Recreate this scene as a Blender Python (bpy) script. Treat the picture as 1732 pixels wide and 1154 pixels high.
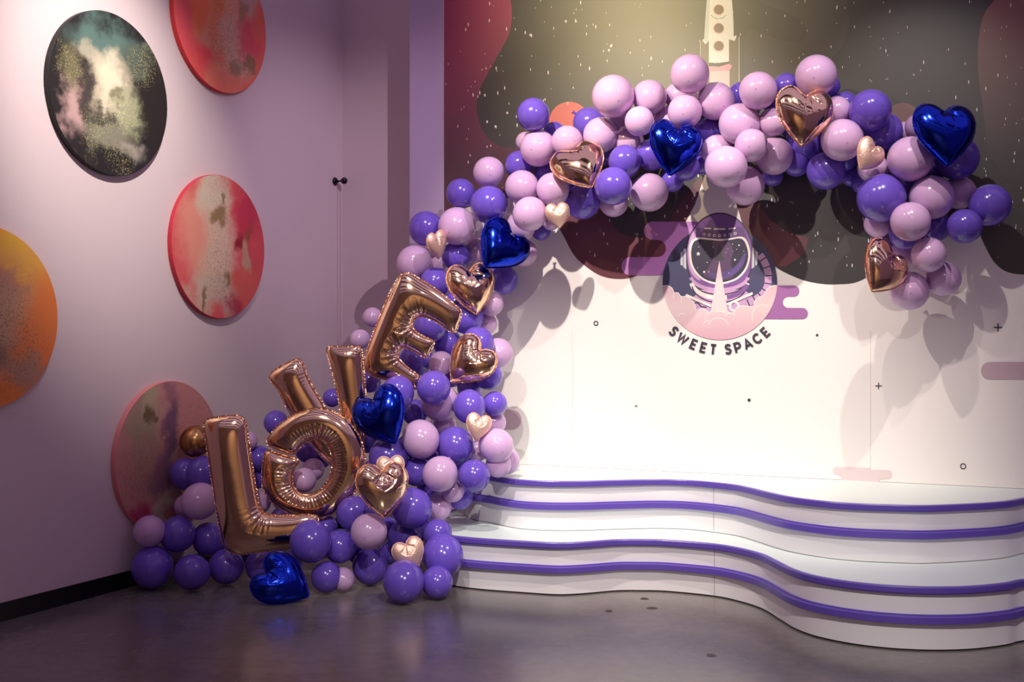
import bpy, bmesh, math, random
import numpy as np
from mathutils import Vector, Matrix, Euler

for o in list(bpy.data.objects):
    bpy.data.objects.remove(o, do_unlink=True)
scene = bpy.context.scene
COL = scene.collection
random.seed(7)
rng = np.random.default_rng(11)

# ------------------------------------------------------------------ camera
W, H, F = 1732.0, 1154.0, 1953.0          # picture size and focal length in its pixels
CX, CY, EYE = 866.0, 577.0, 1.5
cam_d = bpy.data.cameras.new('camera')
cam_d.sensor_width = 36.0
cam_d.lens = F / W * 36.0
cam = bpy.data.objects.new('camera', cam_d)
cam.location = (0, 0, EYE)
cam.rotation_euler = (math.pi / 2, 0, 0)
COL.objects.link(cam)
scene.camera = cam

# ------------------------------------------------------------------ light
scene.view_settings.view_transform = 'Standard'
scene.view_settings.look = 'None'
scene.view_settings.gamma = 1.0
scene.view_settings.use_curve_mapping = False
scene.view_settings.exposure = 0.0

world = bpy.data.worlds.new('room_ambience')
scene.world = world
world.use_nodes = True
bg = world.node_tree.nodes['Background']
bg.inputs['Color'].default_value = (0.30, 0.215, 0.36, 1)
bg.inputs['Strength'].default_value = 1.48


def spot(name, loc, target, power, color, cone, blend=0.6, radius=0.03):
    d = bpy.data.lights.new(name, 'SPOT')
    d.energy = power
    d.color = color
    d.spot_size = math.radians(cone)
    d.spot_blend = blend
    d.shadow_soft_size = radius
    o = bpy.data.objects.new(name, d)
    o.location = loc
    o.rotation_euler = (Vector(target) - Vector(loc)).to_track_quat('-Z', 'Y').to_euler()
    COL.objects.link(o)
    return o


WARM = (1.0, 0.89, 0.78)
NEUT = (1.0, 0.93, 0.86)
spot('track_spot_stage_left', (-0.75, 5.0, 5.0), (0.85, 7.75, 1.45), 920, WARM, 54, 1.0)
spot('track_spot_stage_right', (1.9, 4.7, 5.0), (0.95, 7.3, 0.9), 420, WARM, 56, 1.0)
spot('added_fill_stage_front', (0.9, 1.0, 4.7), (1.05, 6.2, 0.1), 820, NEUT, 44, 1.0)  # added fill from the camera side, brightens risers and floor
spot('added_fill_arch_right', (0.9, 4.5, 5.0), (2.35, 6.75, 2.7), 250, WARM, 34, 1.0)  # added fill that brightens the balloons at the arch's right end
spot('track_spot_art', (-0.85, 5.0, 4.9), (-2.42, 6.8, 2.85), 760, (1.0, 0.91, 0.81), 42, 1.0)
spot('track_spot_mural_top', (-1.0, 5.65, 4.45), (0.95, 7.9, 3.75), 310, (1.0, 0.81, 0.42), 64, 1.0)
spot('track_spot_front', (-1.2, 2.4, 4.6), (-0.6, 7.3, 1.0), 560, NEUT, 30, 1.0)
spot('track_spot_corner', (1.6, 3.6, 4.9), (-1.15, 8.4, 2.7), 560, (1.0, 0.80, 0.98), 26, 1.0)
spot('added_spot_rear', (0.2, 0.2, 4.8), (0.2, -2.8, 1.8), 800, WARM, 90, 0.9)  # added lamp, warms the unseen rear wall that the foil reflects

# ------------------------------------------------------------------ room axes
# the mural wall recedes to the left: N points into the wall, U along it to the right
N = Vector((0.4160, 0.9094, 0.0))
U = Vector((0.9094, -0.4160, 0.0))
WALL = 7.48                              # N . p on the mural wall
LW = Vector((-2.735, 6.167, 0.0))        # a point of the left wall; it runs along N
LWN = U                                  # left wall's normal, into the room
RECESS = 7.80                            # N . p of the recessed wall piece beside the left wall


def ray(px, py):
    return Vector(((px - CX) / F, 1.0, (CY - py) / F))


def at(px, py, y):
    r = ray(px, py)
    return Vector((r.x * y, y, EYE + r.z * y))


def on_mural(px, py, off=0.0):
    r = ray(px, py)
    t = (WALL - off) / (N.x * r.x + N.y)
    return Vector((r.x * t, t, EYE + r.z * t))


def on_left(px, py):
    r = ray(px, py)
    t = LW.dot(LWN) / (LWN.x * r.x + LWN.y)
    return Vector((r.x * t, t, EYE + r.z * t))


def sw(s, w, z=0.0):
    """point from s along the mural wall, w out of it, z up"""
    p = U * s + N * (WALL - w)
    return Vector((p.x, p.y, z))


# ------------------------------------------------------------------ materials
def lin(c):
    def f(v):
        v /= 255.0
        return v / 12.92 if v <= 0.04045 else ((v + 0.055) / 1.055) ** 2.4
    return (f(c[0]), f(c[1]), f(c[2]), 1.0)


MATS = {}


def new_mat(name):
    m = bpy.data.materials.new(name)
    m.use_nodes = True
    nt = m.node_tree
    return m, nt, nt.nodes['Principled BSDF']


def mat(name, col, rough=0.5, metal=0.0, spec=0.5, bump=0.0, bscale=40.0, vary=0.0, vscale=3.0, coat=0.0, sss=0.0):
    if name in MATS:
        return MATS[name]
    m, nt, b = new_mat(name)
    c = lin(col) if max(col) > 1.0 else (*col[:3], 1.0)
    b.inputs['Base Color'].default_value = c
    b.inputs['Roughness'].default_value = rough
    b.inputs['Metallic'].default_value = metal
    b.inputs['Specular IOR Level'].default_value = spec
    if name.startswith('print_'):
        b.inputs['IOR'].default_value = 1.55
    if coat:
        b.inputs['Coat Weight'].default_value = coat
        b.inputs['Coat Roughness'].default_value = 0.05
    if sss:
        b.inputs['Subsurface Weight'].default_value = sss
        b.inputs['Subsurface Radius'].default_value = (0.03, 0.02, 0.03)
        b.inputs['Subsurface Scale'].default_value = 0.5
    tc = nt.nodes.new('ShaderNodeTexCoord')
    if vary:
        n = nt.nodes.new('ShaderNodeTexNoise')
        n.inputs['Scale'].default_value = vscale
        n.inputs['Detail'].default_value = 5
        nt.links.new(tc.outputs['Object'], n.inputs['Vector'])
        r = nt.nodes.new('ShaderNodeValToRGB')
        r.color_ramp.elements[0].position = 0.3
        r.color_ramp.elements[1].position = 0.7
        r.color_ramp.elements[0].color = tuple(v * (1 - vary) for v in c[:3]) + (1,)
        r.color_ramp.elements[1].color = tuple(min(1, v * (1 + vary)) for v in c[:3]) + (1,)
        nt.links.new(n.outputs['Fac'], r.inputs['Fac'])
        nt.links.new(r.outputs['Color'], b.inputs['Base Color'])
    if bump:
        n = nt.nodes.new('ShaderNodeTexNoise')
        n.inputs['Scale'].default_value = bscale
        n.inputs['Detail'].default_value = 3
        nt.links.new(tc.outputs['Object'], n.inputs['Vector'])
        bp = nt.nodes.new('ShaderNodeBump')
        bp.inputs['Strength'].default_value = bump
        bp.inputs['Distance'].default_value = 0.01
        nt.links.new(n.outputs['Fac'], bp.inputs['Height'])
        nt.links.new(bp.outputs['Normal'], b.inputs['Normal'])
    MATS[name] = m
    return m


def gradient_mat(name, stops, axis, rough=0.5, spec=1.0):
    """printed colour gradient along an axis (0 x, 1 y, 2 z) of world position: stops [(value, rgb)]"""
    m, nt, b = new_mat(name)
    b.inputs['Roughness'].default_value = rough
    b.inputs['Specular IOR Level'].default_value = spec
    b.inputs['IOR'].default_value = 1.55
    g = nt.nodes.new('ShaderNodeTexCoord')
    s = nt.nodes.new('ShaderNodeSeparateXYZ')
    nt.links.new(g.outputs['Object'], s.inputs[0])
    lo, hi = stops[0][0], stops[-1][0]
    mr = nt.nodes.new('ShaderNodeMapRange')
    mr.inputs['From Min'].default_value = lo
    mr.inputs['From Max'].default_value = hi
    nt.links.new(s.outputs[axis], mr.inputs['Value'])
    r = nt.nodes.new('ShaderNodeValToRGB')
    el = r.color_ramp.elements
    while len(el) < len(stops):
        el.new(0.5)
    for e, (v, c) in zip(el, stops):
        e.position = (v - lo) / (hi - lo)
        e.color = lin(c)
    nt.links.new(mr.outputs[0], r.inputs['Fac'])
    nt.links.new(r.outputs['Color'], b.inputs['Base Color'])
    MATS[name] = m
    return m


# ------------------------------------------------------------------ mesh helpers
def link(name, me, material, parent=None, smooth=False):
    o = bpy.data.objects.new(name, me)
    if material is not None and not me.materials:
        me.materials.append(material)
    if smooth:
        me.polygons.foreach_set('use_smooth', [True] * len(me.polygons))
    COL.objects.link(o)
    if parent is not None:
        o.parent = parent
        o.matrix_parent_inverse = parent.matrix_basis.inverted()
    return o


def mesh(name, verts, faces):
    me = bpy.data.meshes.new(name)
    me.from_pydata([tuple(v) for v in verts], [], [tuple(f) for f in faces])
    me.update()
    return me


def tag(o, label, category=None, group=None, kind=None):
    if label:
        o['label'] = label
    if category:
        o['category'] = category
    if group:
        o['group'] = group
    if kind:
        o['kind'] = kind
    return o


def prism(name, foot, z0, z1, material, parent=None):
    n = len(foot)
    v = [(p[0], p[1], z0) for p in foot] + [(p[0], p[1], z1) for p in foot]
    f = [list(range(n - 1, -1, -1)), list(range(n, 2 * n))]
    f += [[i, (i + 1) % n, n + (i + 1) % n, n + i] for i in range(n)]
    return link(name, mesh(name, v, f), material, parent)


def catmull(pts, n=8, closed=False):
    P = [np.array(p, float) for p in pts]
    out = []
    m = len(P)
    rngi = range(m) if closed else range(m - 1)
    for i in rngi:
        p0 = P[(i - 1) % m] if closed or i > 0 else 2 * P[0] - P[1]
        p1, p2 = P[i], P[(i + 1) % m]
        p3 = P[(i + 2) % m] if closed or i + 2 < m else 2 * P[-1] - P[-2]
        for k in range(n):
            t = k / n
            out.append(0.5 * (2 * p1 + (p2 - p0) * t + (2 * p0 - 5 * p1 + 4 * p2 - p3) * t * t + (3 * p1 - p0 - 3 * p2 + p3) * t ** 3))
    if not closed:
        out.append(P[-1])
    return out


# ------------------------------------------------------------------ the room
m_wall = mat('wall_paint', (216, 198, 202), 0.6, bump=0.04, bscale=120)
m_wall_dim = mat('wall_paint_lilac', (196, 176, 208), 0.6, bump=0.04, bscale=120)


def floor_mat():
    m, nt, b = new_mat('polished_concrete')
    tc = nt.nodes.new('ShaderNodeTexCoord')
    n1 = nt.nodes.new('ShaderNodeTexNoise')
    n1.inputs['Scale'].default_value = 0.9
    n1.inputs['Detail'].default_value = 8
    n1.inputs['Distortion'].default_value = 0.8
    n2 = nt.nodes.new('ShaderNodeTexNoise')
    n2.inputs['Scale'].default_value = 14
    n2.inputs['Detail'].default_value = 6
    for n in (n1, n2):
        nt.links.new(tc.outputs['Object'], n.inputs['Vector'])
    mx = nt.nodes.new('ShaderNodeMath')
    mx.operation = 'MULTIPLY_ADD'
    mx.inputs[1].default_value = 0.35
    nt.links.new(n2.outputs['Fac'], mx.inputs[0])
    nt.links.new(n1.outputs['Fac'], mx.inputs[2])
    r = nt.nodes.new('ShaderNodeValToRGB')
    r.color_ramp.elements[0].position = 0.42
    r.color_ramp.elements[0].color = lin((88, 83, 82))
    r.color_ramp.elements[1].position = 0.85
    r.color_ramp.elements[1].color = lin((122, 115, 109))
    nt.links.new(mx.outputs[0], r.inputs['Fac'])
    nt.links.new(r.outputs['Color'], b.inputs['Base Color'])
    rr = nt.nodes.new('ShaderNodeMapRange')
    rr.inputs['To Min'].default_value = 0.14
    rr.inputs['To Max'].default_value = 0.30
    b.inputs['Specular IOR Level'].default_value = 0.85
    nt.links.new(n1.outputs['Fac'], rr.inputs['Value'])
    nt.links.new(rr.outputs[0], b.inputs['Roughness'])
    bp = nt.nodes.new('ShaderNodeBump')
    bp.inputs['Strength'].default_value = 0.06
    bp.inputs['Distance'].default_value = 0.02
    nt.links.new(n1.outputs['Fac'], bp.inputs['Height'])
    nt.links.new(bp.outputs['Normal'], b.inputs['Normal'])
    return m


TOP = 5.2
S_LEFT = LW.dot(U)                        # s of the left wall
S_CORNER = on_mural(693, 400).dot(U)      # s where the mural wall starts
S_RIGHT = 5.2                             # s of the right wall
W_REAR = WALL + 3.2                       # w of the wall behind the camera
o = prism('floor', [sw(S_LEFT - .2, -1.0), sw(S_RIGHT + .2, -1.0), sw(S_RIGHT + .2, W_REAR + .2), sw(S_LEFT - .2, W_REAR + .2)], -0.1, 0.0, floor_mat())
tag(o, 'dark polished concrete floor with faint stains', kind='structure')
m_stain = mat('floor_stain', (52, 49, 48), 0.5)
for px, py, rx, ry in ((1203, 1109, .024, .03), (1090, 1013, .024, .03), (1103, 1029, .03, .03), (1030, 1034, .02, .03)):
    yy = F * EYE / (py - CY)
    xx = (px - CX) / F * yy
    pts = [(xx + rx * (1 + .18 * math.sin(3 * t + px)) * math.cos(t), yy + ry * math.sin(t), .0006) for t in [2 * math.pi * q / 18 for q in range(18)]]
    link('stain', mesh('stain', pts, [list(range(18))]), m_stain, o)
o = prism('wall_left', [sw(S_LEFT - .15, WALL - RECESS - .15), sw(S_LEFT, WALL - RECESS - .15), sw(S_LEFT, W_REAR), sw(S_LEFT - .15, W_REAR)], 0, TOP, m_wall)
tag(o, 'pale lilac painted wall hung with round canvases', kind='structure')
o = prism('wall_recess', [sw(S_LEFT, WALL - RECESS - .15), sw(S_CORNER, WALL - RECESS - .15), sw(S_CORNER, WALL - RECESS), sw(S_LEFT, WALL - RECESS)], 0, TOP, m_wall)
tag(o, 'narrow recessed wall piece between left wall and mural wall', kind='structure')
o = prism('wall_back', [sw(S_CORNER, WALL - RECESS - .15), sw(S_RIGHT, WALL - RECESS - .15), sw(S_RIGHT, 0), sw(S_CORNER, 0)], 0, TOP, m_wall_dim)
tag(o, 'lilac painted back wall that carries the space mural', kind='structure')
o = prism('wall_right', [sw(S_RIGHT, -.4), sw(S_RIGHT + .15, -.4), sw(S_RIGHT + .15, W_REAR), sw(S_RIGHT, W_REAR)], 0, TOP, m_wall_dim)
tag(o, 'plain lilac side wall outside the view', kind='structure')
o = prism('wall_rear', [sw(S_LEFT, W_REAR), sw(S_RIGHT, W_REAR), sw(S_RIGHT, W_REAR + .15), sw(S_LEFT, W_REAR + .15)], 0, TOP, mat('rear_wall_paint', (176, 150, 126), 0.7))
tag(o, 'dark wall behind the viewer', kind='structure')
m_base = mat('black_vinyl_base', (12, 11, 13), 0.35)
o = prism('baseboard_left', [sw(S_LEFT, WALL - RECESS), sw(S_LEFT + .012, WALL - RECESS), sw(S_LEFT + .012, W_REAR), sw(S_LEFT, W_REAR)], 0, 0.1, m_base)
tag(o, 'black vinyl baseboard along the left wall', kind='structure')
o = prism('baseboard_recess', [sw(S_LEFT + .012, WALL - RECESS), sw(S_CORNER, WALL - RECESS), sw(S_CORNER, WALL - RECESS + .012), sw(S_LEFT + .012, WALL - RECESS + .012)], 0, 0.1, m_base)
tag(o, 'black vinyl baseboard of the recessed wall piece', kind='structure')

m_beam = mat('reflection_beam_black', (16, 15, 17), 0.6)
for i, wv in enumerate((2.0, 3.6, 5.4, 7.6, 9.6)):  # unseen beams added to give the foil reflections dark streaks
    o = prism('added_reflection_beam', [sw(S_LEFT, wv), sw(S_RIGHT, wv), sw(S_RIGHT, wv + .45), sw(S_LEFT, wv + .45)], TOP - .05, TOP + .25, m_beam)
    tag(o, 'unseen black beam added overhead for dark streaks in the foil reflections', kind='structure')

# ------------------------------------------------------------------ curved stage
TIER = 0.312
m_stage = mat('stage_white_paint', (236, 234, 236), 0.38, vary=0.02, vscale=1.5)
m_tread = mat('stage_tread_laminate', (222, 236, 229), 0.3)
m_band = mat('violet_edge_strip', (96, 74, 172), 0.35, spec=0.6)
m_line = mat('seam_dark', (60, 55, 62), 0.7)

low_px = [(761.6, 991.7), (812, 998.4), (884, 1004), (942, 1007.6), (985, 1006), (1043, 1001), (1086, 1000.7), (1130, 1002), (1208, 1010), (1254, 1019.8),
          (1290, 1032), (1318, 1049), (1343.5, 1064.6), (1379, 1078), (1433, 1089.7), (1487, 1097), (1541, 1101), (1594.5, 1102), (1648, 1099.8), (1702, 1093), (1732, 1086)]
up_px = [(875.7, 894.4), (927.6, 898), (985, 898), (1043, 896), (1115, 894.4), (1173, 897), (1238, 905.5), (1271.7, 914), (1307.6, 925.8), (1343.5, 935.5), (1397, 944.4),
         (1451, 949.8), (1505, 952.3), (1558.7, 953.8), (1612.5, 951.6), (1666, 948), (1702, 943.7), (1732, 936.5)]


def to_sw(px, py, z):
    y = F * (EYE - z) / (py - CY)
    p = Vector(((px - CX) / F * y, y, 0))
    return (p.dot(U), WALL - p.dot(N))


low = [to_sw(x, y, 0.0) for x, y in low_px]
up = [to_sw(829.5, 804, 2 * TIER)] + [to_sw(x, y, TIER) for x, y in up_px]
a = low[0]
low = [(a[0] - .46, 0.0), (a[0] - .44, .3 * a[1]), (a[0] - .32, .72 * a[1]), (a[0] - .17, .93 * a[1])] + low
a = low[-1]
low += [(a[0] + .22, a[1] - .16), (a[0] + .42, a[1] - .42), (a[0] + .55, a[1] * .35), (a[0] + .58, 0.0)]
a = up[0]
up = [(a[0] - .42, 0.0), (a[0] - .40, .3 * a[1]), (a[0] - .30, .66 * a[1]), (a[0] - .16, .89 * a[1])] + up
a = up[-1]
up += [(a[0] + .09, a[1] * .72), (a[0] + .15, a[1] * .4), (a[0] + .18, 0.0)]
low_c = [np.array(p) for p in catmull(low, 6)]
up_c = [np.array(p) for p in catmull(up, 6)]
for c in (low_c, up_c):
    for p in c:
        p[1] = max(p[1], 0.0)


def offset_curve(c, d):
    out = []
    for i, p in enumerate(c):
        q0, q1 = c[max(i - 1, 0)], c[min(i + 1, len(c) - 1)]
        t = (q1 - q0) / (np.linalg.norm(q1 - q0) + 1e-9)
        nn = np.array([-t[1], t[0]])              # outward: +w while running along +s
        q = p + nn * d
        q[1] = max(q[1], 0.001)
        out.append(q)
    return out


def sweep(name, curve, profile, material, parent):
    """closed profile [(out, z)] swept along a curve given in s, w"""
    rows = [offset_curve(curve, d) for d, z in profile]
    n, k = len(curve), len(profile)
    v = []
    for i in range(n):
        for j in range(k):
            v.append(sw(rows[j][i][0], rows[j][i][1], profile[j][1]))
    f = [[i * k + j, i * k + (j + 1) % k, (i + 1) * k + (j + 1) % k, (i + 1) * k + j] for i in range(n - 1) for j in range(k)]
    f += [list(range(k - 1, -1, -1)), [(n - 1) * k + j for j in range(k)]]
    return link(name, mesh(name, v, f), material, parent)


stage = bpy.data.objects.new('curved_stage', None)
stage.location = sw(1.5, 1.0, 0)
COL.objects.link(stage)
tag(stage, 'white two-tier wavy stage with violet edge strips below the mural', 'stage')
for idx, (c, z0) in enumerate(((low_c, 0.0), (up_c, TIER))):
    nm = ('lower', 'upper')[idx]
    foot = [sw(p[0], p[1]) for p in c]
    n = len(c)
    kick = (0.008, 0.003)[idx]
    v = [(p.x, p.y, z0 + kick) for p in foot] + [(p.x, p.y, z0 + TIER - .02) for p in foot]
    f = [[i, i + 1, n + i + 1, n + i] for i in range(n - 1)]
    link('riser', mesh('riser', v, f), m_stage, stage, True)
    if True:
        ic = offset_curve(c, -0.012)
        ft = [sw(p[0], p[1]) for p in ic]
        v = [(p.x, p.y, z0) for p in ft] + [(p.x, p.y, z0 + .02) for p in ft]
        link('plinth_gap_shade', mesh('plinth_gap_shade', v, f), m_base, stage)  # dark foot strip; at the upper riser it paints the gap's shade
    prism('tread', foot[::-1], z0 + TIER - .02, z0 + TIER, m_tread, stage)
    zt = z0 + TIER
    sweep('edge_strip', c, [(-.004, zt + .0015), (.020, zt + .0015), (.024, zt - .004), (.024, zt - .028), (.018, zt - .035), (-.001, zt - .035)], m_band, stage)
    zm = z0 + .178
    sweep('edge_strip', c, [(-.001, zm), (.014, zm), (.014, zm - .005), (.022, zm - .007), (.030, zm - .011), (.030, zm - .041), (.022, zm - .047), (-.001, zm - .047)], m_band, stage)
    # joint between the two stage sections
    px = 1212 if idx else 1208
    j = min(range(n), key=lambda i: abs(CX + F * foot[i].x / foot[i].y - px))
    oc = offset_curve(c, 0.0006)
    p, q = sw(*oc[j]), sw(*oc[j + 1])
    d = (q - p).normalized() * 0.0022
    link('section_joint', mesh('section_joint', [(p.x, p.y, z0 + .01), (p.x + d.x, p.y + d.y, z0 + .01), (p.x + d.x, p.y + d.y, zt - .036), (p.x, p.y, zt - .036)], [(0, 1, 2, 3)]), m_line, stage)

# ------------------------------------------------------------------ the mural (flat print, built as thin printed layers on the sheet)
m_white = mat('mural_white_vinyl', (244, 238, 234), 0.42, spec=0.4)
MUR_R = 4.4
z_lo = 2 * TIER + 0.002
pl = on_mural(751, 400).dot(U)
mural = prism('mural', [sw(pl, 0.001), sw(MUR_R, 0.001), sw(MUR_R, 0.004), sw(pl, 0.004)], z_lo, TOP, m_white)
tag(mural, 'wall mural of dark starry space over white with a rocket and round astronaut emblem', 'mural')
LAY = [0.0046]
M_IN = mural.matrix_basis.inverted()


def layer():
    LAY[0] += 0.00007
    return LAY[0]


def print_polys(name, polys, material, parent=mural, off=None, kind=None):
    """flat printed shapes; polygons in picture pixels laid on the mural plane"""
    off = layer() if off is None else off
    v, f = [], []
    for poly in polys:
        b = len(v)
        v += [on_mural(x, y, off) for x, y in poly]
        f.append(list(range(b, b + len(poly))))
    o = link(name, mesh(name, v, f), material, parent)
    if kind:
        o['kind'] = kind
    return o


def print_each(name, polys, material, parent=mural, off=None):
    off = layer() if off is None else off
    for q in polys:
        print_polys(name, q if isinstance(q[0][0], (list, tuple, np.ndarray)) else [q], material, parent, off)


def stroke(pts, w, closed=False):
    """mitred band polygons around a polyline"""
    P = [np.array(p, float) for p in pts]
    n = len(P)
    L, R = [], []
    for i in range(n):
        p0 = P[(i - 1) % n] if closed or i > 0 else P[i]
        p1 = P[(i + 1) % n] if closed or i < n - 1 else P[i]
        d0, d1 = P[i] - p0, p1 - P[i]
        d0 = d0 / (np.linalg.norm(d0) + 1e-9)
        d1 = d1 / (np.linalg.norm(d1) + 1e-9)
        t = d0 + d1
        t = t / (np.linalg.norm(t) + 1e-9)
        nn = np.array([-t[1], t[0]])
        ref = d1 if np.linalg.norm(d1) > .5 else d0
        c = max(0.5, abs(np.dot(nn, np.array([-ref[1], ref[0]]))))
        L.append(P[i] + nn * w / 2 / c)
        R.append(P[i] - nn * w / 2 / c)
    m = n if closed else n - 1
    return [[L[i], L[(i + 1) % n], R[(i + 1) % n], R[i]] for i in range(m)]


def disc(cx, cy, rx, ry=None, n=32):
    ry = rx if ry is None else ry
    return [(cx + rx * math.cos(2 * math.pi * i / n), cy + ry * math.sin(2 * math.pi * i / n)) for i in range(n)]


def arc(cx, cy, rx, ry, a0, a1, n=16):
    return [(cx + rx * math.cos(math.radians(a0 + (a1 - a0) * i / n)), cy + ry * math.sin(math.radians(a0 + (a1 - a0) * i / n))) for i in range(n + 1)]


def pill(x0, x1, y0, y1, left=True, right=True):
    r = (y1 - y0) / 2
    c = (y0 + y1) / 2
    p = arc(x0 + r, c, r, r, 90, 270, 10) if left else [(x0, y1), (x0, y0)]
    p += arc(x1 - r, c, r, r, -90, 90, 10) if right else [(x1, y0), (x1, y1)]
    return p


RM = 0.46
UPX = -470                                   # picture row above the frame where the print ends
edge_left = catmull([(751, 366), (800, 348), (860, 335), (915, 350), (945, 385), (969, 429), (990, 450), (1015, 466), (1043, 472), (1071, 468.6), (1110, 450), (1135, 415), (1160, 375)], 5)
edge_mid = [(1176, 345), (1188, 322), (1192, 300), (1226, 300), (1236, 322)]
edge_right = catmull([(1247, 350), (1262, 395), (1285, 428), (1312, 451.6), (1334, 464), (1362, 475), (1393, 480.6), (1418, 481), (1450, 477), (1490, 455), (1530, 422), (1580, 397), (1630, 384),
                      (1650, 386), (1657, 395.5), (1665, 414), (1680.5, 442), (1699, 458), (1724, 464), (1760, 462), (1830, 440)], 5)
space_poly = [tuple(p) for p in edge_left] + edge_mid + [tuple(p) for p in edge_right] + [(2150, 430), (2150, UPX), (751, UPX)]
m_space = mat('print_space_charcoal', (42, 38, 40), RM, spec=1.0, vary=0.1, vscale=1.2)
print_polys('space_print', [space_poly], m_space)

red_r = catmull([(862.7, -5), (866, 23), (862.7, 52), (852.6, 75), (838, 101), (823.7, 127), (812, 150), (806.4, 176), (809, 202), (821, 228), (838, 244), (864, 250.6), (905, 250), (960, 285),
                 (1005, 335), (1029, 367), (1041, 388), (1062, 399), (1085, 401), (1120, 385), (1150, 345), (1172, 312), (1192, 299)], 5)
m_red = gradient_mat('print_magenta_to_maroon', [(2.15, (100, 36, 52)), (2.75, (72, 28, 50)), (3.2, (110, 32, 66)), (4.1, (165, 38, 88))], 2, RM)
red_poly = [(751, UPX), (840, UPX), (850, -150)] + [tuple(p) for p in red_r] + [(1188, 322), (1176, 345)] + [tuple(p) for p in edge_left][::-1]
print_polys('magenta_wave_print', [red_poly], m_red)
m_maroon = mat('print_maroon', (98, 44, 54), RM, spec=1.0)
print_polys('maroon_wave_print', [[(1236, 322), (1258, 330), (1282, 346), (1303, 372), (1335, 395), (1368, 402), (1360, 430), (1330, 450), (1312, 451.6), (1285, 428), (1262, 395), (1247, 350)]], m_maroon)
print_polys('coral_circle_print', [disc(963, 206, 34)], mat('print_coral', (196, 88, 82), RM, spec=1.0))
print_polys('mauve_circle_print', [disc(1527, 205, 31)], mat('print_mauve_brown', (118, 78, 72), RM, spec=1.0))
br = catmull([(1690, -15), (1682, 0), (1665, 23), (1656, 58), (1654, 95), (1656, 139), (1662, 179), (1666, 215), (1672, 260)], 5)
m_brown = gradient_mat('print_brown_fade', [(2.6, (48, 44, 46)), (3.05, (98, 68, 64)), (3.9, (170, 108, 100))], 2, RM)
print_polys('brown_wave_print', [[tuple(p) for p in br] + [(1700, 300), (1900, 300), (1900, -200), (1720, -120)]], m_brown)
m_sp2 = mat('print_space_grey', (58, 53, 54), RM, spec=1.0)
b1 = catmull([(1420, -40), (1434, 17), (1435, 40), (1428, 72), (1405, 100), (1370, 130), (1320, 150), (1265, 140), (1262, 60), (1285, 55), (1320, 68), (1355, 70), (1362, 45), (1335, 22), (1290, 5), (1270, -30), (1330, -80)], 5, True)
print_polys('grey_cloud_print', [[tuple(p) for p in b1]], m_sp2)

# stars
star_polys = []


def inside(poly, x, y):
    c = False
    n = len(poly)
    for i in range(n):
        x0, y0 = poly[i]
        x1, y1 = poly[i - 1]
        if (y0 > y) != (y1 > y) and x < (x1 - x0) * (y - y0) / (y1 - y0) + x0:
            c = not c
    return c


k = 0
while k < 760:
    x, y = random.uniform(753, 1900), random.uniform(-250, 480)
    if not inside(space_poly, x, y):
        continue
    sz = random.choice([.6, .7, .8, .9, 1.1, 1.3, 1.7])
    star_polys.append([(x + sz * .62 * math.cos(t), y + sz * 2.1 * math.sin(t)) for t in (0, 1.05, 2.09, 3.14, 4.19, 5.24)])
    k += 1
for x, y in [(957, 36), (974, 36), (897, 59), (1178, 240), (1033, 78), (820, 161), (824, 206), (838, 214), (1030, 85), (858, 191)]:
    star_polys.append([(x + 1.7 * math.cos(t), y + 2.4 * math.sin(t)) for t in (0, 1.05, 2.09, 3.14, 4.19, 5.24)])
o = print_polys('printed_stars', star_polys, mat('print_star_white', (236, 226, 222), RM, spec=1.0), kind='stuff')
o['label'] = 'scattered small white printed stars'

# rocket and its exhaust
m_rwhite = mat('print_rocket_white', (226, 232, 228), RM, spec=1.0)
m_rpink = mat('print_rocket_pink', (236, 150, 164), RM, spec=1.0)
m_rpale = mat('print_pale_pink', (240, 190, 192), RM, spec=1.0)
m_olive = mat('print_olive', (96, 84, 66), RM, spec=1.0)
print_each('rocket_fin_print', [[(1184, 71), (1199, 71), (1199, 150), (1184, 150)], [(1233, 68), (1251, 64), (1251, 150), (1233, 150)]], m_olive)
print_each('rocket_fin_line_print', [[(1184, 70), (1185, 70), (1185, 150), (1184, 150)], [(1249.4, 62), (1251, 62), (1251, 150), (1249.4, 150)]], mat('print_fin_line', (170, 180, 176), RM, spec=1.0))
rocket = print_polys('rocket_print', [[(1203, -60), (1229, -60), (1235, -30), (1238, 0), (1240.5, 35), (1241, 62), (1246, 59.5), (1246, 62), (1242.6, 69.5), (1238, 68), (1233, 66.5), (1233, 104), (1216, 106.5), (1199, 106),
                                    (1199, 69), (1193, 75), (1188, 67), (1191, 66), (1192.7, 35), (1195.5, 0), (1198, -30)]], m_rwhite)
print_polys('rocket_shade_print', [[(1195.5, 0), (1201, 0), (1199, 40), (1198, 69), (1191, 72), (1191, 66), (1192.7, 35)]], mat('print_rocket_shade', (196, 208, 208), RM, spec=1.0), rocket)
print_each('porthole_ring_print', [disc(1215.6, y, 9.6) for y in (16.6, 48, 78.2)], mat('print_ring_pink', (222, 176, 182), RM, spec=1.0), rocket)
print_each('porthole_print', [disc(1215.8, y, 8) for y in (16.2, 47.6, 77.8)], mat('print_porthole', (104, 78, 70), RM, spec=1.0), rocket)
print_polys('nozzle_print', [[(1199, 112), (1216, 113), (1233, 108), (1238, 111.5), (1235, 118), (1216, 121), (1199, 120.5)]], m_rpink, rocket)
print_polys('booster_print', [[(1200, 121), (1234, 119), (1234, 160), (1200, 160)]], m_rpale, rocket)

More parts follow.
